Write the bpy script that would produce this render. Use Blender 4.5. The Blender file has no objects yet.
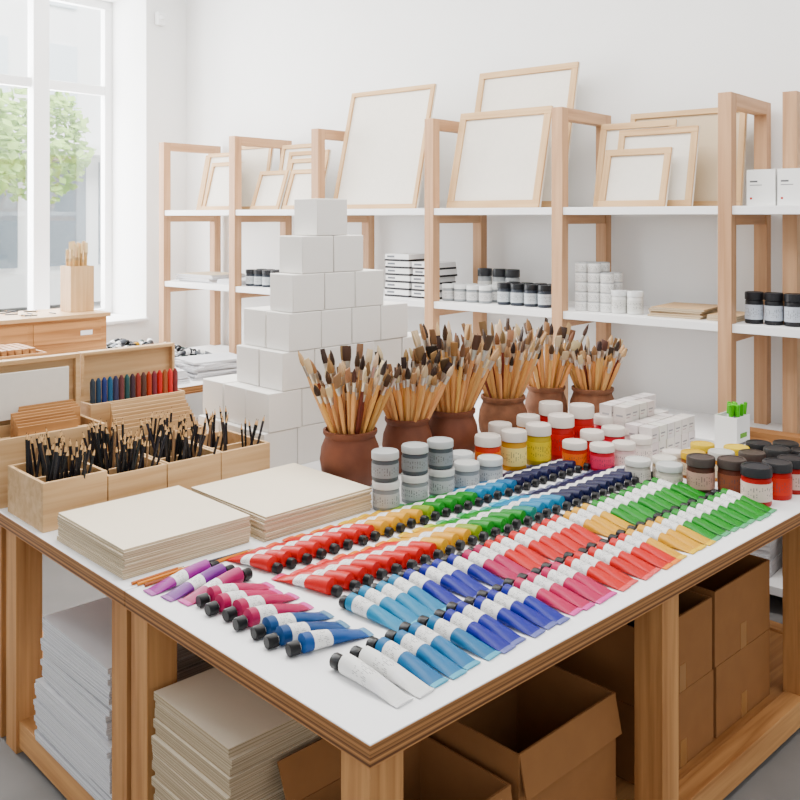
import bpy, math, random
from mathutils import Vector, Matrix
R=random.Random(7)
rad=math.radians
def TR(x,y,z,a): return Matrix.Translation((x,y,z))@Matrix.Rotation(rad(a),4,'Z')
I4=Matrix.Identity(4)
MT=TR(-0.058,1.748,0,43.8)     # main table frame: x along right edge, y along left edge
MW=TR(1.554,4.3,0,-40.0)       # wall / shelving frame
M2=TR(-2.21,4.56,0,43.8)       # second table frame
def lin(c):
    ch=max(c)-min(c)
    l=[(x/12.92 if x<=0.04045 else ((x+0.055)/1.055)**2.4) for x in c]
    y=0.3*l[0]+0.55*l[1]+0.15*l[2]
    s=1.0+0.9*max(0,ch-0.2); g=1-0.42*min(1,max(0,ch-0.4)/0.35)
    if c[1]>0.6 and c[0]>0.7: g=0.2+0.8*g
    l=[min(1.0,max(0.0,y+(x-y)*s))*g for x in l]
    return tuple(x**1.15 for x in l)
def C(r,g,b): return (r/255.0,g/255.0,b/255.0)
def jit(c,a=0.03):
    d=R.uniform(-a,a); return tuple(min(1,max(0,x+d+R.uniform(-a,a)*0.4)) for x in c)

# ------------------------------------------------------------ materials
def newmat(name):
    m=bpy.data.materials.new(name); m.use_nodes=True
    nt=m.node_tree; b=nt.nodes['Principled BSDF']; return m,nt,b
def N(nt,t,**k):
    n=nt.nodes.new(t)
    for a,v in k.items(): setattr(n,a,v)
    return n
def math_n(nt,op,a,b=None,c=None):
    n=nt.nodes.new('ShaderNodeMath'); n.operation=op
    for i,x in enumerate((a,b,c)):
        if x is None: continue
        if isinstance(x,(int,float)): n.inputs[i].default_value=x
        else: nt.links.new(x,n.inputs[i])
    return n.outputs[0]
def plain(name,c,rough=0.5,metal=0.0,noise=0.0,nscale=8):
    m,nt,b=newmat(name); b.inputs['Roughness'].default_value=rough; b.inputs['Metallic'].default_value=metal
    b.inputs['Specular IOR Level'].default_value=0.3
    l=lin(c)
    if noise>0:
        tc=N(nt,'ShaderNodeTexCoord'); nz=N(nt,'ShaderNodeTexNoise'); nz.inputs['Scale'].default_value=nscale; nz.inputs['Detail'].default_value=6
        cr=N(nt,'ShaderNodeValToRGB'); cr.color_ramp.elements[0].position=0.3; cr.color_ramp.elements[1].position=0.7
        cr.color_ramp.elements[0].color=(*[x*(1-noise) for x in l],1); cr.color_ramp.elements[1].color=(*[min(1,x*(1+noise)) for x in l],1)
        nt.links.new(tc.outputs['Object'],nz.inputs['Vector']); nt.links.new(nz.outputs['Fac'],cr.inputs['Fac']); nt.links.new(cr.outputs['Color'],b.inputs['Base Color'])
    else: b.inputs['Base Color'].default_value=(*l,1)
    return m
def wood(name,c1,c2,axis,scale=1.0,rough=0.55):
    m,nt,b=newmat(name); b.inputs['Roughness'].default_value=rough; b.inputs['Specular IOR Level'].default_value=0.3
    tc=N(nt,'ShaderNodeTexCoord'); mp=N(nt,'ShaderNodeMapping')
    sc=[38*scale]*3; sc[axis]=1.6*scale; mp.inputs['Scale'].default_value=sc
    nz=N(nt,'ShaderNodeTexNoise'); nz.inputs['Scale'].default_value=1.0; nz.inputs['Detail'].default_value=5; nz.inputs['Distortion'].default_value=0.6
    mp2=N(nt,'ShaderNodeMapping'); s2=[7*scale]*3; s2[axis]=0.8*scale; mp2.inputs['Scale'].default_value=s2
    nz2=N(nt,'ShaderNodeTexNoise'); nz2.inputs['Scale'].default_value=1.0; nz2.inputs['Detail'].default_value=2
    f=math_n(nt,'ADD',math_n(nt,'MULTIPLY',nz.outputs['Fac'],0.6),math_n(nt,'MULTIPLY',nz2.outputs['Fac'],0.4))
    cr=N(nt,'ShaderNodeValToRGB'); cr.color_ramp.elements[0].position=0.32; cr.color_ramp.elements[1].position=0.66
    cr.color_ramp.elements[0].color=(*lin(c1),1); cr.color_ramp.elements[1].color=(*lin(c2),1)
    nt.links.new(tc.outputs['Object'],mp.inputs['Vector']); nt.links.new(tc.outputs['Object'],mp2.inputs['Vector'])
    nt.links.new(mp.outputs[0],nz.inputs['Vector']); nt.links.new(mp2.outputs[0],nz2.inputs['Vector'])
    nt.links.new(f,cr.inputs['Fac']); nt.links.new(cr.outputs['Color'],b.inputs['Base Color'])
    return m
def layers(name,c1,c2,freq,rough=0.6,dist=0.0):
    """horizontal layers (plywood edge, stacks of sheets)"""
    m,nt,b=newmat(name); b.inputs['Roughness'].default_value=rough; b.inputs['Specular IOR Level'].default_value=0.3
    tc=N(nt,'ShaderNodeTexCoord'); sp=N(nt,'ShaderNodeSeparateXYZ'); nt.links.new(tc.outputs['Object'],sp.inputs[0])
    nz=N(nt,'ShaderNodeTexNoise'); nz.inputs['Scale'].default_value=5; nt.links.new(tc.outputs['Object'],nz.inputs['Vector'])
    z=math_n(nt,'ADD',math_n(nt,'MULTIPLY',sp.outputs[2],freq),math_n(nt,'MULTIPLY',nz.outputs['Fac'],dist))
    wn=N(nt,'ShaderNodeTexNoise'); wn.noise_dimensions='1D'; wn.inputs['Scale'].default_value=1.0; wn.inputs['Detail'].default_value=3
    nt.links.new(z,wn.inputs['W'])
    cr=N(nt,'ShaderNodeValToRGB'); cr.color_ramp.elements[0].position=0.38; cr.color_ramp.elements[1].position=0.62
    cr.color_ramp.elements[0].color=(*lin(c1),1); cr.color_ramp.elements[1].color=(*lin(c2),1)
    nt.links.new(wn.outputs['Fac'],cr.inputs['Fac']); nt.links.new(cr.outputs['Color'],b.inputs['Base Color'])
    return m
def vmat(name,rough=0.5,metal=0.0,text=0.0,coat=0.0):
    m,nt,b=newmat(name); b.inputs['Roughness'].default_value=rough; b.inputs['Metallic'].default_value=metal
    b.inputs['Coat Weight'].default_value=coat; b.inputs['Specular IOR Level'].default_value=0.25
    at=N(nt,'ShaderNodeAttribute'); at.attribute_name='Col'
    if text>0:
        uv=N(nt,'ShaderNodeUVMap'); uv.uv_map='UVMap'; sp=N(nt,'ShaderNodeSeparateXYZ'); nt.links.new(uv.outputs[0],sp.inputs[0])
        u,v=sp.outputs[0],sp.outputs[1]
        ln=math_n(nt,'MULTIPLY',u,34.0); fl=math_n(nt,'FLOOR',ln); fr=math_n(nt,'FRACT',ln)
        cb=N(nt,'ShaderNodeCombineXYZ'); nt.links.new(math_n(nt,'MULTIPLY',v,9.0),cb.inputs[0]); nt.links.new(math_n(nt,'MULTIPLY',fl,3.7),cb.inputs[1])
        nz=N(nt,'ShaderNodeTexNoise'); nz.inputs['Scale'].default_value=1.0; nz.inputs['Detail'].default_value=0; nt.links.new(cb.outputs[0],nz.inputs['Vector'])
        k=math_n(nt,'MULTIPLY',math_n(nt,'GREATER_THAN',nz.outputs['Fac'],0.54),math_n(nt,'GREATER_THAN',fr,0.6))
        k=math_n(nt,'MULTIPLY',k,math_n(nt,'MULTIPLY',math_n(nt,'GREATER_THAN',v,0.2),math_n(nt,'LESS_THAN',v,0.8)))
        k=math_n(nt,'MULTIPLY',k,text)
        mx=N(nt,'ShaderNodeMix'); mx.data_type='RGBA'; nt.links.new(k,mx.inputs['Factor']); nt.links.new(at.outputs['Color'],mx.inputs['A'])
        mx.inputs['B'].default_value=(0.05,0.05,0.06,1); nt.links.new(mx.outputs['Result'],b.inputs['Base Color'])
    else: nt.links.new(at.outputs['Color'],b.inputs['Base Color'])
    return m

OAK=[wood('oak_grain_%s'%'xyz'[i],C(160,114,74),C(210,166,120),i) for i in range(3)]
PALE=[wood('pine_grain_%s'%'xyz'[i],C(190,154,112),C(222,192,152),i) for i in range(3)]
SHW=[wood('shelf_wood_grain_%s'%'xyz'[i],C(176,138,106),C(208,172,138),i) for i in range(3)]
PLY=layers('plywood_edge',C(108,72,46),C(192,146,102),160,0.6,0.15)
LAM=plain('white_laminate',C(246,246,247),0.6)
WALLM=plain('white_plaster',C(245,245,244),0.85,noise=0.012,nscale=3)
WHITEP=plain('white_painted',C(247,247,247),0.5)
CONC=plain('concrete_floor',C(134,132,130),0.55,noise=0.12,nscale=2.5)
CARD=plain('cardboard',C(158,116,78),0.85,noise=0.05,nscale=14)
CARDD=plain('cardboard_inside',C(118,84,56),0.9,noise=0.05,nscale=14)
PAPERS=layers('paper_sheets_cream',C(174,154,124),C(228,212,184),420,0.8,0.3)
PAPERW=layers('paper_sheets_white',C(182,182,186),C(236,236,238),420,0.8,0.3)
PAPERB=layers('board_sheets_beige',C(152,134,106),C(214,196,168),420,0.8,0.3)
CREAM=plain('cream_paper',C(238,226,204),0.8,noise=0.02,nscale=6)
CANVAS=plain('raw_canvas',C(234,229,219),0.9,noise=0.02,nscale=40)
CARTON=plain('white_carton',C(240,237,232),0.7)
TERRA=plain('terracotta',C(120,74,54),0.6,noise=0.16,nscale=18)
TERRA2=plain('terracotta_weathered',C(136,96,72),0.8,noise=0.25,nscale=24)
VM=vmat('painted_matte',0.6); VG=vmat('painted_gloss',0.4); VT=vmat('printed_label',0.45,text=0.62); VMET=vmat('metal_ferrule',0.3,metal=0.9)
VSET=[VM,VG,VT,VMET]   # 0 matte 1 gloss 2 label 3 metal

# ------------------------------------------------------------ mesh builder
class MB:
    def __init__(s): s.v=[];s.f=[];s.m=[];s.c=[];s.u=[];s.s=[]
    def face(s,idx,m,c,uv,sm):
        s.f.append(idx); s.m.append(m); s.c.append(c); s.u.append(uv); s.s.append(sm)
    def box(s,x0,y0,z0,x1,y1,z1,m=0,c=(1,1,1),M=None,top=None):
        b=len(s.v)
        for z in (z0,z1):
            for x,y in ((x0,y0),(x1,y0),(x1,y1),(x0,y1)):
                p=Vector((x,y,z)); s.v.append(M@p if M is not None else p)
        Q=[(0,0),(1,0),(1,1),(0,1)]
        for k,f in enumerate(((3,2,1,0),(4,5,6,7),(0,1,5,4),(1,2,6,5),(2,3,7,6),(3,0,4,7))):
            s.face([b+i for i in f],(top if (k==1 and top is not None) else m),c,Q,False)
    def loft(s,rings,segs,cap=True,capc=None,smooth=True):
        n=len(rings[0]); b=len(s.v)
        for r in rings: s.v.extend(r)
        for i in range(len(rings)-1):
            m,c=segs[i][:2]; v0,v1=(segs[i][2:4] if len(segs[i])>2 else (0,1))
            for j in range(n):
                k=(j+1)%n
                s.face([b+i*n+j,b+i*n+k,b+(i+1)*n+k,b+(i+1)*n+j],m,c,[(j/n,v0),((j+1)/n,v0),((j+1)/n,v1),(j/n,v1)],smooth)
        if cap:
            Z=[(0,0)]*n
            s.face([b+j for j in reversed(range(n))],segs[0][0],segs[0][1],Z,False)
            q=b+(len(rings)-1)*n; cc=capc if capc else segs[-1]
            s.face([q+j for j in range(n)],cc[0],cc[1],Z,False)
    def lathe(s,x,y,z,prof,segs,n=20,M=None,rot=0,cap=True):
        rings=[]
        for r,h in prof:
            ring=[]
            for j in range(n):
                a=2*math.pi*j/n+rot; p=Vector((x+r*math.cos(a),y+r*math.sin(a),z+h)); ring.append(M@p if M is not None else p)
            rings.append(ring)
        s.loft(rings,segs,cap)
    def rod(s,p0,d,st,segs,n=8,side=None):
        d=Vector(d).normalized(); p0=Vector(p0)
        h=side if side is not None else Vector((R.uniform(-1,1),R.uniform(-1,1),0.1))
        ax=d.cross(Vector(h)).normalized(); ay=d.cross(ax).normalized(); rings=[]
        for q in st:
            t,rx,ry=q[:3]
            rings.append([p0+d*t+ax*rx*math.cos(2*math.pi*j/n)+ay*ry*math.sin(2*math.pi*j/n) for j in range(n)])
        s.loft(rings,segs)
    def obox(s,x0,y0,z0,x1,y1,z1,th=0.012,m=0,c=(1,1,1),mi=None,M=None,floor=True):
        """open topped box"""
        mi=m if mi is None else mi
        s.box(x0,y0,z0,x1,y0+th,z1,m,c,M); s.box(x0,y1-th,z0,x1,y1,z1,m,c,M)
        s.box(x0,y0+th,z0,x0+th,y1-th,z1,m,c,M); s.box(x1-th,y0+th,z0,x1,y1-th,z1,m,c,M)
        if floor: s.box(x0+th,y0+th,z0,x1-th,y1-th,z0+th,mi,c,M)
    def build(s,name,mats,M=I4,bevel=0,parent=None):
        me=bpy.data.meshes.new(name); me.from_pydata([tuple(v) for v in s.v],[],s.f)
        for mt in mats: me.materials.append(mt)
        me.polygons.foreach_set('material_index',s.m); me.polygons.foreach_set('use_smooth',s.s)
        ca=me.color_attributes.new('Col','FLOAT_COLOR','CORNER'); uvl=me.uv_layers.new(name='UVMap')
        cols=[];uvs=[]
        for f,c,u in zip(s.f,s.c,s.u):
            l=lin(c)
            for i in range(len(f)): cols.extend((*l,1)); uvs.extend(u[i])
        ca.data.foreach_set('color',cols); uvl.data.foreach_set('uv',uvs)
        me.update(); me.set_sharp_from_angle(angle=rad(42))
        o=bpy.data.objects.new(name,me); bpy.context.collection.objects.link(o); o.matrix_world=M
        if bevel:
            bv=o.modifiers.new('bevel','BEVEL'); bv.width=bevel; bv.segments=2; bv.limit_method='ANGLE'
        if parent: o.parent=parent
        return o
def simple(name,args,mat,M=I4,bevel=0):
    b=MB()
    for a in args: b.box(*a)
    return b.build(name,[mat],M,bevel)

# ------------------------------------------------------------ room
CZ=4.1
simple('floor',[(-8,-8,-0.1,7,9.5,0)],CONC)
simple('wall_back',[(-4.96,0.58,0,4.0,0.8,CZ)],WALLM,MW)
b=MB(); L=-4.96; TH=0.6
b.box(L-TH,0.17-0.0,0,L,0.8,CZ); b.box(L-TH,-3.4,0,L,0.17,0.95); b.box(L-TH,-3.4,3.7,L,0.17,CZ); b.box(L-TH,-7,0,L,-3.4,CZ)
b.build('wall_left',[WALLM],MW)
simple('ceiling',[(L-TH,-7,CZ,4.0,0.8,CZ+0.15)],WALLM,MW)
simple('baseboard_back',[(-4.94,0.565,0,4.0,0.58,0.1)],WHITEP,MW)
# window in left wall
b=MB(); gx=L-TH+0.02
def bar(y0,y1,z0,z1,t=0.07): b.box(gx,y0,z0,gx+t,y1,z1)
y0,y1=-3.4,0.17
bar(y0,y1,0.951,1.02); bar(y0,y1,3.63,3.699); bar(y1-0.07,y1-0.001,1.02,3.63); bar(y0+0.001,y0+0.07,1.02,3.63)
for y in (-0.50,-1.25,-2.0,-2.75): bar(y-0.07,y+0.07,1.02,3.63,0.1)
bar(y0,y1,2.88,2.96,0.06)
b.box(gx+0.1,y0,0.951,L+0.04,y1,0.975)
wn=b.build('window_1',[WHITEP],MW,0.004)
m,nt,bs=newmat('window_glass'); nt.nodes.remove(bs)
tr=N(nt,'ShaderNodeBsdfTransparent'); gl=N(nt,'ShaderNodeBsdfGlossy'); gl.inputs['Roughness'].default_value=0.02
mx=N(nt,'ShaderNodeMixShader'); mx.inputs[0].default_value=0.06; nt.links.new(tr.outputs[0],mx.inputs[1]); nt.links.new(gl.outputs[0],mx.inputs[2]); nt.links.new(mx.outputs[0],nt.nodes['Material Output'].inputs[0])
b=MB(); b.box(gx+0.03,y0+0.07,1.02,gx+0.034,y1-0.07,3.63); g=b.build('glass_pane',[m]); g.parent=wn
# motion sensor
b=MB(); b.box(-4.955,0.25,3.45,-4.90,0.32,3.56); b.lathe(-4.90,0.285,3.49,[(0.02,0),(0.025,0.02),(0.02,0.04)],[(0,(1,1,1))]*2,12)
b.build('motion_sensor',[WHITEP],MW,0.006)
# outside: base colours paled to stand in for overexposed daylight
simple('sidewalk',[(-30,-20,-0.25,L-TH-0.01,20,-0.11)],plain('pavement',C(225,225,222),0.9),MW)
b=MB()
b.box(-17,-8,0,-16,14,9,0)
for i in range(14):
    y=-7+i*1.5
    b.box(-16.02,y,0.8,-15.9,y+1.15,3.0,1); b.box(-16.02,y+0.1,3.9,-15.9,y+0.95,5.4,2); b.box(-16.02,y+0.1,6.2,-15.9,y+0.95,7.7,2)
b.box(-16,-8,3.1,-15.2,14,3.3,0)
b.build('building_across_street',[plain('facade_pale',C(250,251,251),0.9),plain('shop_glass_dark',C(134,146,156),0.3),plain('upper_glass_pale',C(228,238,244),0.3)],MW)
LEAF=plain('leaves',C(176,208,130),0.8,noise=0.2,nscale=5); BARK=plain('bark',C(150,140,130),0.9)
for (tx,ty,hh) in ((-11,1.15,2.9),(-13.5,3.75,3.1),(-10,-2,2.9)):
    b=MB(); b.lathe(tx,ty,0,[(0.13,-0.1),(0.09,1.6),(0.05,2.8)],[(1,(1,1,1))]*2,8)
    for i in range(900):
        a=R.uniform(0,6.28); e=R.uniform(-1,1); rr=R.uniform(0.4,1.0)**0.6*0.95
        p=Vector((tx+rr*math.cos(a)*math.sqrt(1-e*e),ty+rr*math.sin(a)*math.sqrt(1-e*e),hh+e*rr*1.15))
        Mx=Matrix.Translation(p)@Matrix.Rotation(R.uniform(0,3),4,(R.random(),R.random(),1))
        b.box(-0.07,-0.05,-0.003,0.07,0.05,0.003,0,M=Mx)
    b.build('street_tree',[LEAF,BARK],MW)

# ------------------------------------------------------------ shelving
Z1,Z2,Z3,Z4=1.872,1.315,0.755,0.13
KS=[0,0.903,1.777,2.745,3.60,4.46]
b=MB(); PW=0.033
def frame(x,yo=0):
    b.box(x-PW,-PW+yo,0,x+PW,PW+yo,2.41,2); b.box(x-PW,0.50-PW,0,x+PW,0.50+PW,2.41,2)
    b.box(x-PW,PW+yo,2.345,x+PW,0.5-PW,2.41,1)
    for z in (Z1,Z2,Z3,Z4): b.box(x-PW*0.8,PW+yo,z-0.09,x+PW*0.8,0.5-PW,z-0.04,1)
for k in KS: frame(-k)
frame(0.245,0.165); frame(1.3)
for z in (Z1,Z2,Z3,Z4):
    b.box(-4.46-PW,-0.025,z-0.04,1.3+PW,0.53,z,3)
b.build('shelving_unit',[SHW[0],SHW[1],SHW[2],WHITEP],MW,0.002)

def canvas(name,k0,k1,y,h,q,z=Z1,barw=0.042,fill=None):
    """stretched canvas seen from the back, leaning on the shelf"""
    w=k1-k0; b=MB(); t=0.022
    b.box(0,0,0,w,t,barw,0); b.box(0,0,h-barw,w,t,h,0)
    b.box(0,0,barw,barw,t,h-barw,1); b.box(w-barw,0,barw,w,t,h-barw,1)
    b.box(-0.002,t*0.6,-0.0,w+0.002,t+0.004,h+0.002,2)
    tilt=math.asin(min(0.9,q/h))
    M=MW@Matrix.Translation((-k1,y,z+0.0015))@Matrix.Rotation(-tilt,4,'X')
    b.build(name,[PALE[0],PALE[2],(fill or CANVAS)],M,0.0015)
canvas('stretched_canvas',1.95,2.67,0.05,0.82,0.20,barw=0.03)
canvas('stretched_canvas',1.07,1.71,0.05,0.60,0.15,barw=0.045)
canvas('stretched_canvas',1.03,1.73,0.23,0.88,0.20,barw=0.04)
canvas('stretched_canvas',0.34,0.71,0.06,0.32,0.09,barw=0.035)
canvas('stretched_canvas',0.24,0.68,0.15,0.43,0.10,barw=0.035)
canvas('stretched_canvas',0.40,0.84,0.25,0.48,0.10,barw=0.035)
canvas('stretched_canvas',0.06,0.70,0.35,0.53,0.08,barw=0.03,fill=plain('beige_board',C(214,196,168),0.8))
canvas('stretched_canvas',2.34,2.69,0.32,0.66,0.12,barw=0.03)
for (k0,k1,y,h,q) in ((2.85,3.16,0.05,0.30,0.1),(2.88,3.26,0.13,0.38,0.1),(2.95,3.36,0.21,0.44,0.1),(3.2,3.5,0.05,0.30,0.1),(3.15,3.52,0.29,0.50,0.1),
                     (3.72,4.06,0.05,0.38,0.1),(3.85,4.22,0.14,0.46,0.1),(4.0,4.38,0.24,0.46,0.1),(3.66,4.1,0.33,0.52,0.08)):
    canvas('stretched_canvas',k0,k1,y,h,q,barw=0.03)

# jars
WL=C(222,224,224)
def jar(b,x,y,z,r,h,col,lid=WL,lab=C(235,235,232),M=None,labmat=2):
    lh=h*0.24
    prof=[(r*0.9,0),(r*0.96,h*0.03),(r*0.96,h*0.14),(r*0.985,h*0.14),(r*0.985,h*0.60),(r*0.96,h*0.60),(r*0.94,h*0.72),(r*0.86,h*0.75),(r*1.0,h*0.755),(r*1.0,h*0.755+lh*0.85),(r*0.95,h*0.755+lh),(r*0.80,h*0.755+lh),(r*0.79,h*0.74+lh)]
    segs=[(1,col),(1,col),(1,lab),(labmat,lab),(1,lab),(1,col),(1,col),(1,lid),(1,lid),(1,lid),(1,lid),(1,jit(lid,0.01))]
    b.lathe(x,y,z,prof,segs,20,M,rot=R.uniform(0,6))
# shelf level 2 goods
b=MB()
for i in range(6):   # black/white cartons
    z=Z2+0.001+i*0.045
    for j,kk in enumerate((1.90,2.12)):
        if i==5 and j==0: continue
        x=-kk+R.uniform(-.008,.008)
        b.box(x-0.10,0.08,z,x+0.10,0.28,z+0.012,0,C(52,52,56)); b.box(x-0.098,0.082,z+0.012,x+0.098,0.278,z+0.044,0,C(236,236,236))
        b.box(x-0.08,0.0812,z+0.022,x-0.02,0.082,z+0.034,0,C(120,124,130))
b.build('paint_set_cartons',VSET,MW)
b=MB()
for k in (1.72,1.63,1.54,1.45):
    jar(b,-k,0.09,Z2+0.001,0.04,0.10,C(150,155,158),lab=C(205,205,205)); jar(b,-k,0.19,Z2+0.001,0.04,0.10,C(150,155,158))
for k in (1.60,1.49,1.40): jar(b,-k,0.30,Z2+0.001,0.045,0.19,C(170,175,178),lid=C(60,62,66))
for k in (1.32,1.23,1.14,1.05): 
    jar(b,-k,0.09,Z2+0.001,0.04,0.125,C(60,66,76),lid=C(40,42,46),lab=C(190,196,200)); jar(b,-k,0.19,Z2+0.001,0.04,0.125,C(50,60,70),lid=C(40,42,46))
for k in (3.53,3.44,3.35,3.26,3.17): 
    jar(b,-k,0.09,Z2+0.001,0.04,0.12,C(60,66,76),lid=C(50,52,56),lab=C(190,196,200)); jar(b,-k,0.19,Z2+0.001,0.04,0.12,C(60,60,70),lid=C(50,52,56))
for x in (0.10,0.19,0.28,0.5,0.6):
    for y in (0.08,): jar(b,x,y,Z2+0.001,0.043,0.15,C(40,40,44),lid=C(36,36,40),lab=C(190,196,206))
b.build('shelf_paint_jars',VSET,MW)
b=MB()
for i in range(5):
    for j in range(3):
        for y in (0.09,0.19):
            if i>3 and j==2: continue
            b.lathe(-0.82+j*0.075,y,Z2+0.001+i*0.052,[(0.034,0),(0.036,0.004),(0.036,0.046),(0.034,0.051)],[(0,C(222,222,220)),(2,C(232,232,230)),(0,C(180,182,184))],16)
for k in (0.60,0.51): jar(b,-k,0.09,Z2+0.001,0.042,0.12,C(225,225,222),lab=C(215,215,210))
b.build('gesso_tubs',VSET,MW)
def stack(name,x0,y0,x1,y1,z0,z1,n,mside,mtop,M,j=0.006,rot=0):
    b=MB(); dz=(z1-z0)/n; cx,cy=(x0+x1)/2,(y0+y1)/2
    for i in range(n):
        Mx=Matrix.Translation((cx+R.uniform(-j,j),cy+R.uniform(-j,j),0))@Matrix.Rotation(rad(R.uniform(-rot,rot)),4,'Z')
        b.box(x0-cx,y0-cy,z0+i*dz,x1-cx,y1-cy,z0+(i+1)*dz-(0.0006 if dz>0.004 else 0),0,M=Mx,top=1)
    return b.build(name,[mside,mtop],M)
stack('wood_panel_stack',-0.42,0.06,-0.15,0.38,Z2+0.001,Z2+0.05,5,PAPERB,PALE[0],MW,0.01,3)
stack('paper_pad_stack',-0.115,0.05,0.03,0.3,Z2+0.001,Z2+0.03,3,PAPERB,PALE[0],MW,0.003,1)
stack('paper_pad_stack',-4.38,0.06,-3.95,0.40,Z2+0.001,Z2+0.06,6,PAPERW,PAPERB,MW,0.01,3)
stack('paper_pad_stack',-3.88,0.06,-3.62,0.40,Z2+0.001,Z2+0.035,4,PAPERW,PAPERW,MW,0.005,2)
stack('cardboard_flats',0.06,0.02,0.55,0.11,Z3+0.001,Z3+0.06,3,CARD,CARD,MW,0.004,1)
stack('paper_ream_stack',0.30,0.03,0.62,0.4,Z4+0.001,Z4+0.17,8,PAPERW,PAPERW,MW,0.005,1)
stack('paper_ream_stack',0.7,0.03,1.1,0.4,Z4+0.001,Z4+0.24,8,PAPERW,PAPERW,MW,0.005,1)
stack('paper_ream_stack',-0.15,0.06,0.18,0.4,Z4+0.001,Z4+0.20,8,PAPERW,PAPERW,MW,0.005,1)
b=MB()
for x0 in (0.085,0.225,0.37): b.box(x0,0.02,Z1+0.001,x0+0.13,0.12,Z1+0.17,0,C(240,240,238))
for x0 in (0.085,0.225,0.37):
    b.box(x0+0.015,0.0195,Z1+0.11,x0+0.05,0.02,Z1+0.118,0,C(110,110,112)); b.box(x0+0.015,0.0195,Z1+0.095,x0+0.07,0.02,Z1+0.099,0,C(150,150,152)); b.box(x0+0.015,0.0195,Z1+0.03,x0+0.025,0.02,Z1+0.04,0,C(170,60,50))
b.build('white_product_cartons',VSET,MW)

# ------------------------------------------------------------ main tables
ZT=0.80; TX=2.65
def table(name,y0,y1,x0,x1,legs,M,rails=True,board=True):
    b=MB()
    b.box(x0,y0,ZT-0.048,x1,y1,ZT-0.003,0); b.box(x0,y0,ZT-0.003,x1,y1,ZT,1)
    for (lx,ly) in legs: b.box(lx,ly,0,lx+0.09,ly+0.09,ZT-0.048,4)
    if rails:
        xs=sorted(set(l[0] for l in legs)); ys=sorted(set(l[1] for l in legs))
        for yy in (ys[0],ys[-1]):
            for a,c in zip(xs[:-1],xs[1:]): b.box(a+0.09,yy+0.01,0.02,c,yy+0.08,0.11,2)
        for xx in (xs[0],xs[-1]):
            for a,c in zip(ys[:-1],ys[1:]): b.box(xx+0.01,a+0.09,0.02,xx+0.08,c,0.11,3)
        if board: b.box(xs[0]+0.08,ys[0]+0.08,0.07,xs[-1]+0.01,ys[-1]+0.01,0.099,2)
    return b.build(name,[PLY,LAM,OAK[0],OAK[1],OAK[2]],M,0.0015)
lx=[0.015,1.11,2.1,2.545]
table('display_table',0,1.0,0,TX,[(x,y) for x in lx for y in (0.015,0.905)],MT)
table('display_table',1.003,1.93,0,TX,[(x,y) for x in (0.015,1.11,2.545) for y in (1.02,1.81)],MT)
table('display_table',1.933,2.45,0,TX,[(x,y) for x in (0.015,1.3,2.545) for y in (1.945,2.345)],MT)

# ------------------------------------------------------------ paint tubes
def tube(b,x,y,ang,col,style,L=0.222,Rr=0.0225,z=ZT,cs=0.78):
    M=Matrix.Translation((x,y,z))@Matrix.Rotation(rad(ang),4,'Z')
    st=[]; sg=[]
    blk=C(24,24,28); wt=C(234,234,232)
    def add(px,w,h,zc,seg=None):
        st.append((px,w,h,zc)); 
        if seg: sg.append(seg)
    rc=Rr*cs
    cz=rc+0.001; cl=0.026 if cs>0.7 else 0.019
    add(0,rc*0.9,rc*0.9,cz); add(0.003,rc,rc,cz,(1,blk)); add(cl,rc,rc,cz,(1,blk)); add(cl+.001,rc*0.62,rc*0.62,cz,(1,blk))
    add(cl+.004,rc*0.62,rc*0.62,cz,(1,wt)); add(cl+.011,Rr,Rr,Rr+0.0005,(1,col))
    B0=cl+.011; BL=L-B0-0.014
    dk=jit(col,0.015)
    if style==0: seq=[(0.13,(1,dk)),(0.27,(2,wt,0,.5)),(0.42,(2,wt,.5,1)),(0.6,(1,dk)),(0.8,(1,dk)),(1.0,(1,dk))]
    elif style==1: seq=[(0.2,(1,dk)),(0.42,(1,dk)),(0.52,(2,wt,0,.4)),(0.64,(2,wt,.4,1)),(0.84,(1,dk)),(1.0,(1,dk))]
    else: seq=[(0.15,(1,wt)),(0.4,(2,wt,0,.5)),(0.6,(2,wt,.5,1)),(0.75,(1,dk)),(0.9,(1,wt)),(1.0,(1,wt))]
    for f,seg in seq:
        h=Rr*(1-f**1.6)+0.0022*(f**1.6); w=Rr+(0.0255-Rr)*f
        add(B0+BL*f,w,h,h+0.0005,seg)
    e=tuple(min(1,x*0.55+0.36) for x in col)
    add(L-0.013,0.0255,0.0028,0.0033,(1,e)); add(L,0.0255,0.0026,0.0033,(1,e))
    n=14; rings=[]
    for px,w,h,zc in st:
        rings.append([M@Vector((px,w*math.cos(2*math.pi*j/n+0.3),zc+h*math.sin(2*math.pi*j/n+0.3))) for j in range(n)])
    b.loft(rings,sg)
def seqcol(table,t):
    for lim,c in table:
        if t<lim: return c
    return table[-1][1]
MAG=C(196,0,116); PNK=C(226,10,80); RED=C(218,14,16); ORR=C(240,60,4); ORG=C(250,108,0); YEL=C(255,198,0); LIM=C(176,200,8); GRN=C(4,142,62); TEG=C(0,136,122); CYN=C(8,158,196); TEAL=C(0,128,170); BLU=C(20,32,136); NAV=C(20,26,72); PUR=C(112,8,128); DTL=C(4,76,124)
LEFT=[(0.42,PNK),(0.56,RED),(0.62,ORR),(0.80,ORG),(0.98,YEL),(1.03,LIM),(1.22,GRN),(1.29,TEG),(1.45,CYN),(9,NAV)]
LEFB=[(0.42,PNK),(0.53,RED),(0.64,ORR),(0.80,ORG),(1.0,YEL),(1.06,LIM),(1.26,GRN),(1.45,CYN),(1.5,TEAL),(9,NAV)]
RGT=[(0.24,C(236,236,236)),(0.45,TEAL),(0.73,BLU),(0.93,C(206,0,122)),(1.14,RED),(1.28,ORG),(1.5,YEL),(9,GRN)]
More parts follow.
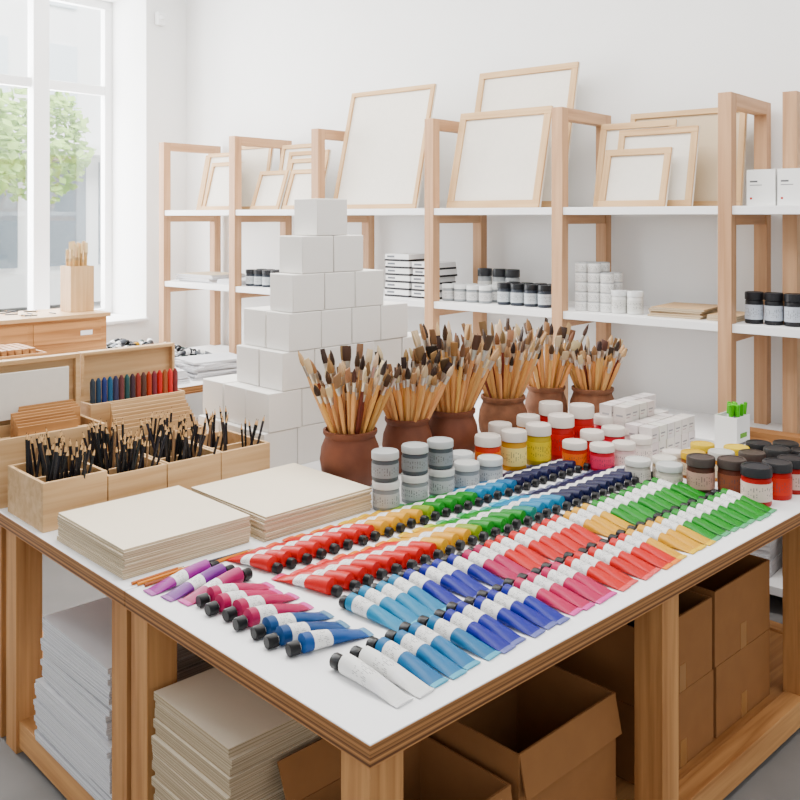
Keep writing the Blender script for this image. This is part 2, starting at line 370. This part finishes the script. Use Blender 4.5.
RGB_=[(0.55,CYN),(0.78,BLU),(0.88,MAG),(0.98,C(222,6,84)),(1.14,RED),(1.28,ORG),(1.46,YEL),(9,GRN)]
b=MB()
t=0.395
while t<2.02:
    tube(b,t+R.uniform(-.002,.002),0.558+R.uniform(-.010,.006),100+R.uniform(-3,3),seqcol(LEFT,t),1,L=0.232,cs=0.66); t+=0.0545
t=0.37
while t<1.93:
    tube(b,t+R.uniform(-.002,.002),0.80+R.uniform(-.006,.006),100+R.uniform(-3,3),seqcol(LEFB,t),1,L=0.212,cs=0.66); t+=0.0545
t=0.14
while t<1.92:
    tube(b,t+R.uniform(-.002,.002),0.278+R.uniform(-.006,.008),-90+R.uniform(-3,3)+4,seqcol(RGT,t),(2 if t<0.24 else 0)); t+=0.0555
t=0.36
while t<1.96:
    tube(b,t+R.uniform(-.002,.002),0.515+R.uniform(-.006,.008),-90+R.uniform(-3,3)+4,seqcol(RGB_,t),0,cs=0.7); t+=0.0555
for (x,y,a,c,s) in ((0.085,0.765,-3,MAG,0),(0.075,0.705,0,MAG,0),(0.09,0.645,2,MAG,0),(0.08,0.585,-2,MAG,0),(0.085,0.515,-4,DTL,0),(0.08,0.455,-7,DTL,0),(0.095,0.39,-9,C(6,88,144),0),
                  (0.27,0.885,184,PUR,1),(0.255,0.938,180,C(150,20,140),1),(0.29,0.83,184,C(190,0,124),1)):
    tube(b,x,y,a,c,s,cs=0.72)
b.build('paint_tubes',VSET,MT)

# loose pencils
b=MB()
def pencil(b,p,d,L=0.19,r=0.0042,col=C(210,150,60),tipup=False):
    st=[(0,r,r),(L-0.024,r,r),(L-0.006,r*0.3,r*0.3),(L,r*0.05,r*0.05)]
    b.rod(p,d,st,[(1,col),(0,C(222,186,140)),(0,C(40,40,40))],6)
for i,(x,y,a,c) in enumerate(((0.04,1.005,3,C(236,170,50)),(0.05,0.985,0,C(150,84,40)),(0.24,1.01,-3,C(60,60,70)),(0.23,0.99,3,C(216,150,70)),(0.03,1.02,3,C(190,120,60)))):
    pencil(b,(x,y,ZT+0.0055),(math.cos(rad(a)),math.sin(rad(a)),0),0.19 if i<4 else 0.17,r=0.005,col=c)
b.build('loose_pencils',VSET,MT)

# paper stacks on table
stack('paper_stack',0.03,1.07,0.455,1.51,ZT+0.0005,ZT+0.085,12,PAPERS,CREAM,MT,0.003,0.6)
stack('paper_stack',0.49,1.04,0.94,1.48,ZT+0.0005,ZT+0.078,12,PAPERS,CREAM,MT,0.003,0.6)

# pencil boxes
for i in range(4):
    b=MB(); x0=0.02+i*0.224; x1=x0+0.220; h=0.16 if i==0 else 0.14
    b.obox(x0,1.60,ZT+0.0005,x1,1.90,ZT+h,0.012,0)
    b.box(x0+0.012,1.745,ZT+0.012,x1-0.012,1.755,ZT+h-0.02,0)
    b.build('wooden_pencil_box',[PALE[0]],MT,0.0015)
    b=MB()
    for j in range(54 if i<3 else 20):
        px=R.uniform(x0+0.04,x1-0.04); py=R.uniform(1.62,1.735) if j%2 else R.uniform(1.765,1.88)
        pencil(b,(px,py,ZT+0.03),(R.uniform(-.22,.3),R.uniform(-.03,.25) if not j%2 else R.uniform(-.18,.05),1),R.uniform(0.20,0.25),0.0048,col=jit(C(40,40,44),0.03) if R.random()<0.85 else C(140,112,84))
    b.build('drawing_pencils',VSET,MT)

# risers behind with lids
b=MB(); b.obox(0.0,1.945,ZT+0.0005,0.40,2.18,1.04,0.014,0); b.box(0.014,2.05,ZT+0.02,0.386,2.06,1.02,0)
b.box(0.0,2.19,1.0,0.40,2.205,1.28,0)
b.box(0.0,2.182,ZT+0.0005,0.40,2.205,1.0,0)
b.box(0.0,2.165,1.04,0.018,2.19,1.28,0); b.box(0.382,2.165,1.04,0.4,2.19,1.28,0); b.box(0.018,2.165,1.262,0.382,2.19,1.28,0)
b.box(0.05,2.155,1.06,0.35,2.165,1.235,1)
b.build('wooden_sketch_box',[PALE[0],CANVAS],MT,0.0015)
b=MB()
for i in range(6): b.box(0.08,1.962+i*0.013,0.83,0.30,1.968+i*0.013,1.07+i*0.008,0)
for i in range(4): b.box(0.12+i*0.01,2.075+i*0.02,0.83,0.36,2.081+i*0.02,1.09+i*0.006,0)
b.build('thin_wood_panels',[OAK[0]],MT)
b=MB(); b.obox(0.42,1.945,ZT+0.0005,0.84,2.10,0.96,0.012,0); b.build('wooden_panel_tray',[PALE[0]],MT,0.0015)
b=MB()
for i in range(8): b.box(0.45+i*0.004,1.965+i*0.014,0.83,0.80,1.971+i*0.014,1.0+i*0.012,0)
b.build('thin_wood_panels',[PALE[0]],MT)
b=MB(); b.obox(0.42,2.115,ZT+0.0005,0.84,2.22,1.08,0.012,0)
b.box(0.42,2.225,ZT+0.0005,0.84,2.24,1.275,0); b.box(0.42,2.2,1.10,0.432,2.225,1.275,0); b.box(0.828,2.2,1.10,0.84,2.225,1.275,0); b.box(0.432,2.2,1.262,0.828,2.225,1.275,0)
b.build('coloured_pencil_case',[PALE[0]],MT,0.0015)
b=MB(); cc=[C(50,60,70),C(38,70,96),C(40,54,110),C(44,90,120),C(60,60,90),C(110,60,60),C(40,80,80),C(70,50,60),C(140,60,50),C(90,60,50),C(170,70,50),C(120,50,60),C(190,60,60),C(150,90,60),C(200,70,70),C(130,60,60)]
for i,c in enumerate(cc):
    x=0.445+i*0.0246; b.rod((x,2.145,0.83),(0,0.02,1),[(0,.011,.011),(0.33,.011,.011),(0.345,.004,.004)],[(1,c),(0,jit(c))],8)
b.build('coloured_pencils',VSET,MT)

# pyramid of cartons (flush front, stepped sides)
b=MB(); bw,bd,bh=0.170,0.165,0.157; deps=[3,3,2,2,1,1,1]; lefts=[0.93,0.95,1.017,1.05,1.07,1.12,1.20]; s0=1.665
for i in range(7):
    n=7-i; d=deps[i]
    for j in range(n):
        for q in range(d):
            x=lefts[i]+(j+0.5)*bw+R.uniform(-.002,.002); y=s0+(q+0.5)*bd+R.uniform(-.004,.004)
            b.box(x-bw/2+.0025,y-bd/2+.0025,ZT+.0005+i*bh,x+bw/2-.0025,y+bd/2-.0025,ZT+(i+1)*bh-.0015,0)
b.build('white_carton_pyramid',[CARTON],MT,0.003)

# brush pots
def pot(x,y,rs,top,nb,mat,seed,wide=False):
    b=MB(); r=rs
    prof=[(0.70*r,0),(0.80*r,0.012),(0.98*r,0.06),(1.03*r,0.10),(0.98*r,0.145),(0.86*r,0.178),(0.84*r,0.188),(0.92*r,0.20),(0.92*r,0.212),(0.84*r,0.214),(0.76*r,0.19),(0.76*r,0.13)]
    b.lathe(x,y,ZT,prof,[(4,(1,1,1))]*11,28)
    for i in range(nb):
        a=i*2.39996; q=math.sqrt((i+0.5)/nb)
        bx=x+q*0.05*math.cos(a); by=y+q*0.05*math.sin(a)
        lean=q*0.46+R.uniform(-.06,.05)
        d=(math.cos(a)*lean,math.sin(a)*lean,1)
        L=(top-ZT-0.125)*R.uniform(0.68,1.05)
        k=R.random(); hc=jit(C(216,172,122),0.05) if R.random()<0.92 else jit(C(120,60,44),0.04)
        hr=R.uniform(0.0065,0.0095)
        bc=jit(R.choice([C(90,64,48),C(130,98,70),C(160,126,90),C(196,164,126),C(140,108,78),C(64,48,40),C(206,184,150)]),0.04)
        if k<0.55:
            w=R.uniform(0.009,0.013)
            st=[(0,hr*.5,hr*.5),(L*.35,hr*.9,hr*.9),(L*.62,hr*1.15,hr*1.15),(L*.74,hr*.75,hr*.75),(L*.75,w*.75,w*.75),(L*.85,w*.85,w*.85),(L*.89,w*1.1,w*1.1),(L*.95,w*.8,w*.8),(L,w*.15,w*.15)]
        else:
            w=R.uniform(0.014,0.024) if wide or k>0.8 else R.uniform(0.010,0.016)
            st=[(0,hr*.5,hr*.5),(L*.35,hr*.9,hr*.9),(L*.62,hr*1.15,hr*1.15),(L*.74,hr*.8,hr*.8),(L*.75,hr*.95,hr*.95),(L*.85,w*.85,.007),(L*.89,w*1.0,.008),(L*.96,w*1.05,.006),(L,w*.98,.002)]
        sg=[(0,hc),(0,hc),(0,hc),(3,C(200,200,200)),(3,C(205,200,190)),(0,bc),(0,bc),(0,bc)]
        b.rod((bx,by,ZT+0.135),d,st,sg,8)
    b.build('terracotta_brush_pot',VSET+[mat])
pot(-0.19,3.45,0.113,1.31,58,TERRA,1)
pot(0.03,3.66,0.100,1.28,48,TERRA,2)
pot(0.218,3.82,0.110,1.36,58,TERRA,3,True)
pot(0.467,4.10,0.110,1.34,56,TERRA2,4)
pot(0.70,4.34,0.10,1.32,42,TERRA2,5,True)
pot(0.915,4.30,0.108,1.25,46,TERRA2,6)

# grey jars
b=MB(); g=C(140,146,150)
for i,(x,y) in enumerate(((-.049,3.172),(.052,3.255),(.152,3.33),(.250,3.40),(.345,3.47))):
    jar(b,x,y,ZT,0.049,0.10,g,lid=C(206,208,206),lab=C(182,186,188))
    if i<3: jar(b,x+R.uniform(-.004,.004),y+.003,ZT+0.101,0.049,0.10,jit(C(92,98,102)),lid=C(186,190,190),lab=C(146,152,156))
for (x,y) in ((0.13,3.47),(0.24,3.54)): jar(b,x,y,ZT,0.047,0.10,jit(C(110,116,120)),lab=C(190,192,194))
b.build('grey_paint_jars',VSET)
# coloured jars
b=MB(); OR=C(230,110,16); YE=C(232,170,20); RE=C(190,20,36); PK=C(208,40,84)
LW=C(220,212,204)
for (x,y,r,h,c,l,lb) in ((.35,3.61,.053,.15,OR,LW,C(236,150,80)),(.462,3.67,.053,.155,C(222,180,30),LW,C(234,220,150)),(.572,3.74,.053,.165,C(206,186,30),LW,C(226,206,90)),(.68,3.82,.055,.185,RE,LW,C(214,60,70)),
    (.71,3.68,.050,.11,OR,LW,C(236,140,90)),(.815,3.65,.050,.105,PK,LW,C(224,90,120)),(.915,3.70,.048,.10,C(220,190,190),LW,C(230,210,206)),(1.01,3.79,.046,.10,C(214,206,200),LW,C(228,216,210)),
    (.80,3.77,.05,.13,RE,LW,C(220,80,80)),(.42,3.80,.05,.155,C(210,140,60),LW,C(226,180,130)),(.55,3.88,.05,.17,YE,LW,C(232,200,100)),(.66,3.96,.052,.21,RE,LW,C(210,50,56)),(.785,3.91,.054,.21,RE,LW,C(216,60,60)),(.905,3.84,.05,.13,PK,LW,C(228,120,140)),(1.0,3.92,.046,.11,C(230,220,214),LW,C(232,224,220)),
    (.90,3.98,.05,.15,C(210,70,90),LW,C(226,130,140))):
    jar(b,x,y,ZT,r,h,c,lid=l,lab=lb)
b.build('coloured_paint_jars',VSET)
# right hand jars
b=MB(); BR=C(96,50,36); DK=C(40,38,40)
for (x,y,r,h,c,l,lb) in ((.92,3.50,.050,.085,C(190,186,178),C(206,206,202),C(210,206,198)),(1.015,3.41,.050,.09,C(186,180,170),C(196,198,196),C(212,206,192)),(1.12,3.37,.052,.13,C(86,54,42),C(80,72,68),C(196,160,146)),
  (1.225,3.34,.052,.13,BR,C(78,68,64),C(140,86,66)),(1.27,3.225,.054,.135,C(180,36,28),C(48,50,54),C(226,206,196)),(1.375,3.30,.052,.13,C(190,40,30),C(56,56,58),C(204,80,62)),(1.46,3.37,.052,.125,C(160,44,34),C(50,50,52),C(210,180,168)),
  (1.56,3.42,.05,.12,DK,C(44,44,46),C(190,190,190)),(1.03,3.525,.048,.085,C(190,170,140),C(214,210,200),C(215,205,190)),(1.15,3.55,.048,.10,C(150,100,60),C(206,176,80),C(212,196,170)),(1.25,3.52,.05,.11,C(196,140,50),C(196,196,190),C(220,206,176)),
  (1.35,3.47,.05,.12,BR,C(80,70,64),C(200,180,160)),(1.47,3.53,.05,.12,DK,C(54,54,54),C(190,186,180)),(1.23,3.68,.048,.10,C(200,150,50),C(216,190,90),C(220,206,180)),(1.35,3.63,.05,.10,C(210,110,40),C(220,196,90),C(226,206,180)),(1.45,3.66,.05,.11,DK,C(46,46,48),C(190,190,190)),
  (1.56,3.66,.05,.11,DK,C(48,48,48),C(190,190,190)),(1.10,3.64,.045,.08,C(210,204,196),LW,C(222,216,204)),(1.58,3.54,.05,.11,DK,C(42,42,44),C(190,190,190))):
    jar(b,x,y,ZT,r,h,c,lid=l,lab=lb)
b.build('earth_tone_paint_jars',VSET)
# block of small white cartons
b=MB()
for i in range(6):
    for j in range(4):
        nk=3 if j>1 else 2
        if R.random()<0.2: nk-=1
        for k in range(nk):
            x=2.255+i*0.062+R.uniform(-.003,.003); y=0.74+j*0.066+R.uniform(-.003,.003); z=ZT+0.0005+k*0.066
            c=jit(C(224,218,214),0.03)
            b.box(x-.028,y-.030,z,x+.028,y+.030,z+.065,0,c)
            b.box(x-.020,y-.0305,z+.030,x+.014,y-.030,z+.036,0,C(150,146,150)); b.box(x-.020,y-.0305,z+.018,x+.006,y-.030,z+.022,0,C(186,160,160))
            b.box(x-.0285,y-.018,z+.022,x-.028,y+.016,z+.030,0,C(170,168,170))
b.build('small_white_cartons',VSET,MT,0.001)
b=MB(); x,y=2.56,0.52
b.obox(x-0.06,y-0.05,ZT+0.0005,x+0.06,y+0.05,ZT+0.17,0.004,0,C(240,240,238)); b.box(x-0.03,y-0.0515,ZT+0.08,x+0.03,y-0.05,ZT+0.10,0,C(120,170,80)); b.box(x-0.04,y-0.0515,ZT+0.05,x+0.04,y-0.05,ZT+0.06,0,C(120,120,120))
for i in range(12): 
    c=jit(C(110,190,50),0.06)
    b.rod((x+R.uniform(-.04,.04),y+R.uniform(-.03,.03),ZT+0.01),(R.uniform(-.16,.16),R.uniform(-.1,.1),1),[(0,.007,.007),(.16,.007,.007),(.161,.0085,.0085),(.21,.008,.008),(.212,.004,.004)],[(0,C(235,235,235)),(1,c),(1,c),(1,c)],8)
b.build('marker_display_cup',VSET,MT)

# ------------------------------------------------------------ under the tables
B0=0.1005; B1=0.112
stack('white_paper_pile',0.02,1.13,0.50,1.66,B1,0.31,12,PAPERW,PAPERW,MT,0.005,0.8)
stack('white_paper_pile',0.03,1.16,0.48,1.63,0.311,0.52,12,PAPERW,PAPERW,MT,0.006,1)
stack('beige_board_pile',0.02,0.52,0.80,0.88,B1,0.56,20,PAPERB,CREAM,MT,0.006,0.6)
stack('beige_board_pile',0.60,1.12,1.05,1.60,B0,0.42,12,PAPERB,CREAM,MT,0.006,0.6)
TAPE=plain('packing_tape',C(170,130,88),0.3)
def carton(name,x0,y0,z0,x1,y1,z1,flaps=True,fill=False):
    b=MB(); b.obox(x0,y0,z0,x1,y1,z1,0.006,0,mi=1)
    if flaps:
        M=Matrix.Translation((x0,y1-0.002,z1))@Matrix.Rotation(rad(-24),4,'X')
        b.box(0.004,-0.003,0,x1-x0-.004,0.001,0.10,0,M=M)
        M=Matrix.Translation((x0,y0+0.002,z1))@Matrix.Rotation(rad(168),4,'X')
        b.box(0.004,-0.002,0,x1-x0-.004,0.002,0.11,0,M=M)
    b.box(x0+(x1-x0)*.45,y0-0.0008,z0,x0+(x1-x0)*.55,y0,z0+(z1-z0)*.35,2)
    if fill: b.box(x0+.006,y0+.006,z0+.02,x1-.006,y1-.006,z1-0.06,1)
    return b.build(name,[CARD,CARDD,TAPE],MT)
carton('cardboard_box',0.14,0.14,B0,0.60,0.46,0.40)
carton('cardboard_box',0.63,0.14,B0,1.07,0.50,0.46)
carton('cardboard_box',0.84,0.60,B0,1.5,0.88,0.56,False)
carton('cardboard_box',1.24,0.13,B0,1.63,0.50,0.335,False,True)
carton('cardboard_box',1.65,0.13,B0,2.05,0.50,0.335,False,True)
carton('cardboard_box',1.24,0.13,0.337,1.62,0.50,0.575,False)
carton('cardboard_box',1.64,0.13,0.337,2.05,0.50,0.585,False)
carton('cardboard_box',1.55,0.58,B0,2.05,0.88,0.56,False)
import bmesh
def blob(name,M,sx,sy,sz,mat,seed):
    bm=bmesh.new(); bmesh.ops.create_icosphere(bm,subdivisions=4,radius=1)
    from mathutils import noise
    for v in bm.verts:
        n=noise.noise(v.co*2.3+Vector((seed,0,0)))*0.35+abs(noise.noise(v.co*6+Vector((0,seed,0))))*0.22
        v.co*=(1+n-0.1); v.co.x*=sx; v.co.y*=sy; v.co.z*=sz
    me=bpy.data.meshes.new(name); bm.to_mesh(me); bm.free(); me.materials.append(mat)
    o=bpy.data.objects.new(name,me); bpy.context.collection.objects.link(o); o.matrix_world=M; return o
blob('black_plastic_bag',MT@Matrix.Translation((1.43,0.30,0.60)),0.14,0.13,0.13,plain('black_plastic',C(40,40,44),0.35),3)

# ------------------------------------------------------------ second table and things on it
table('side_display_table',0,1.7,0,1.9,[(x,y) for x in (0.03,1.78) for y in (0.03,1.58)],M2,False,False)
b=MB(); z=ZT+0.0005
b.box(0.16,0.8,z,1.16,1.25,1.17,0); b.box(0.14,0.78,1.17,1.18,1.27,1.195,1)
b.box(0.68,0.792,1.02,1.12,0.80,1.15,2); b.box(0.20,0.792,1.02,0.64,0.80,1.15,2); b.box(0.98,0.79,1.06,1.06,0.792,1.09,3)
b.build('wooden_drawer_cabinet',[OAK[0],PALE[0],OAK[0],LAM],M2,0.002)
for (x0,y0,x1,y1,z0,z1) in ((0.12,0.2,0.55,0.6,z,z+0.13),(0.14,0.22,0.53,0.58,z+0.131,z+0.26),(0.6,0.35,0.95,0.7,z,z+0.16)):
    b=MB(); b.obox(x0,y0,z0,x1,y1,z1,0.014,0); b.box((x0+x1)/2-.005,y0+.014,z0+.02,(x0+x1)/2+.005,y1-.014,z1-.02,0)
    b.build('wooden_crate',[OAK[0]],M2,0.0015)
b=MB()
for i in range(8): b.box(0.17+i*.04,0.26,z+0.15,0.2+i*.04,0.53,z+0.285,0)
b.build('thin_wood_panels',[OAK[1]],M2)
def holder(x,y,zz,w,h,top,n,M,name):
    b=MB(); b.obox(x-w/2,y-w/2,zz,x+w/2,y+w/2,zz+h,0.01,4)
    for i in range(n):
        a=R.uniform(0,6.28); q=R.uniform(0,w*.38)
        px,py=x+q*math.cos(a),y+q*math.sin(a); L=top*R.uniform(.85,1.0)
        b.rod((px,py,zz+0.015),(R.uniform(-.05,.05),R.uniform(-.05,.05),1),[(0,.006,.006),(L*.8,.008,.008),(L*.85,.013,.006),(L,.012,.004)],[(0,jit(C(214,178,128))),(0,C(196,170,130)),(0,jit(C(224,200,160)))],7)
    b.build(name,VSET+[PALE[2]],M)
holder(1.06,1.02,1.196,0.16,0.30,0.45,60,M2,'bamboo_brush_holder')
holder(0.46,1.0,1.196,0.12,0.09,0.26,16,M2,'small_brush_holder')
b=MB()
for i in range(30):
    x=R.uniform(.3,1.0); y=R.uniform(.83,1.2)
    if abs(x-1.06)<.2 and abs(y-1.02)<.2 or abs(x-.46)<.18: continue
    a=R.uniform(0,6.28); pencil(b,(x,y,1.2+0.004),(math.cos(a),math.sin(a),0),0.1,col=jit(C(60,60,66),0.05))
b.build('loose_pencils',VSET,M2)
b=MB()
for i in range(150):
    x=R.uniform(1.32,1.76); y=R.uniform(.62,1.5); c=R.choice([C(40,42,48),C(60,64,70),C(90,96,102),C(120,126,130),C(40,42,48),C(196,160,60),C(60,84,80)])
    zz=ZT+0.001+R.choice([0,0,.02,.04,.06,.08]); tube(b,x,y,R.uniform(0,360),c,R.choice([0,1]),L=0.16,z=zz)
b.build('dark_paint_tubes',VSET,M2)
stack('magazine_stack',1.42,0.10,1.80,0.40,z,z+0.11,9,PAPERW,PAPERW,M2,0.02,8)
stack('magazine_stack',1.02,0.10,1.36,0.42,z,z+0.08,7,PAPERW,PAPERW,M2,0.02,8)

# ------------------------------------------------------------ camera, light
cam=bpy.data.cameras.new('camera'); co=bpy.data.objects.new('camera',cam); bpy.context.collection.objects.link(co)
co.location=(0,0,1.82); co.rotation_euler=(rad(90),0,0); cam.sensor_width=36; cam.lens=905/800*36; cam.shift_y=-183/800
bpy.context.scene.camera=co
w=bpy.data.worlds.new('world'); bpy.context.scene.world=w; w.use_nodes=True
bg=w.node_tree.nodes['Background']; bg.inputs[0].default_value=(0.97,0.985,1.0,1); bg.inputs[1].default_value=1.15
def area(name,M,sx,sy,p,col=(1,1,1)):
    l=bpy.data.lights.new(name,'AREA'); l.shape='RECTANGLE'; l.size=sx; l.size_y=sy; l.energy=p; l.color=col
    o=bpy.data.objects.new(name,l); bpy.context.collection.objects.link(o); o.matrix_world=M; return o
area('overhead_fill_light',MW@Matrix.Translation((0,-1.6,4.0)),2.8,2.0,140,(1,0.975,0.94))  # unseen overhead fill, this and the next added to keep the room bright
area('overhead_fill_light',MW@Matrix.Translation((-2.9,-1.6,4.0)),2.8,2.0,130,(1,0.975,0.94))
area('window_daylight',MW@Matrix.Translation((L-TH-0.3,-1.6,2.4))@Matrix.Rotation(rad(-90),4,'Y'),2.6,3.4,700,(0.98,0.99,1))
area('street_daylight',MW@Matrix.Translation((L-TH-3,1.5,9.5))@Matrix.Rotation(rad(50),4,'Y'),6,12,4500,(1,1,1))
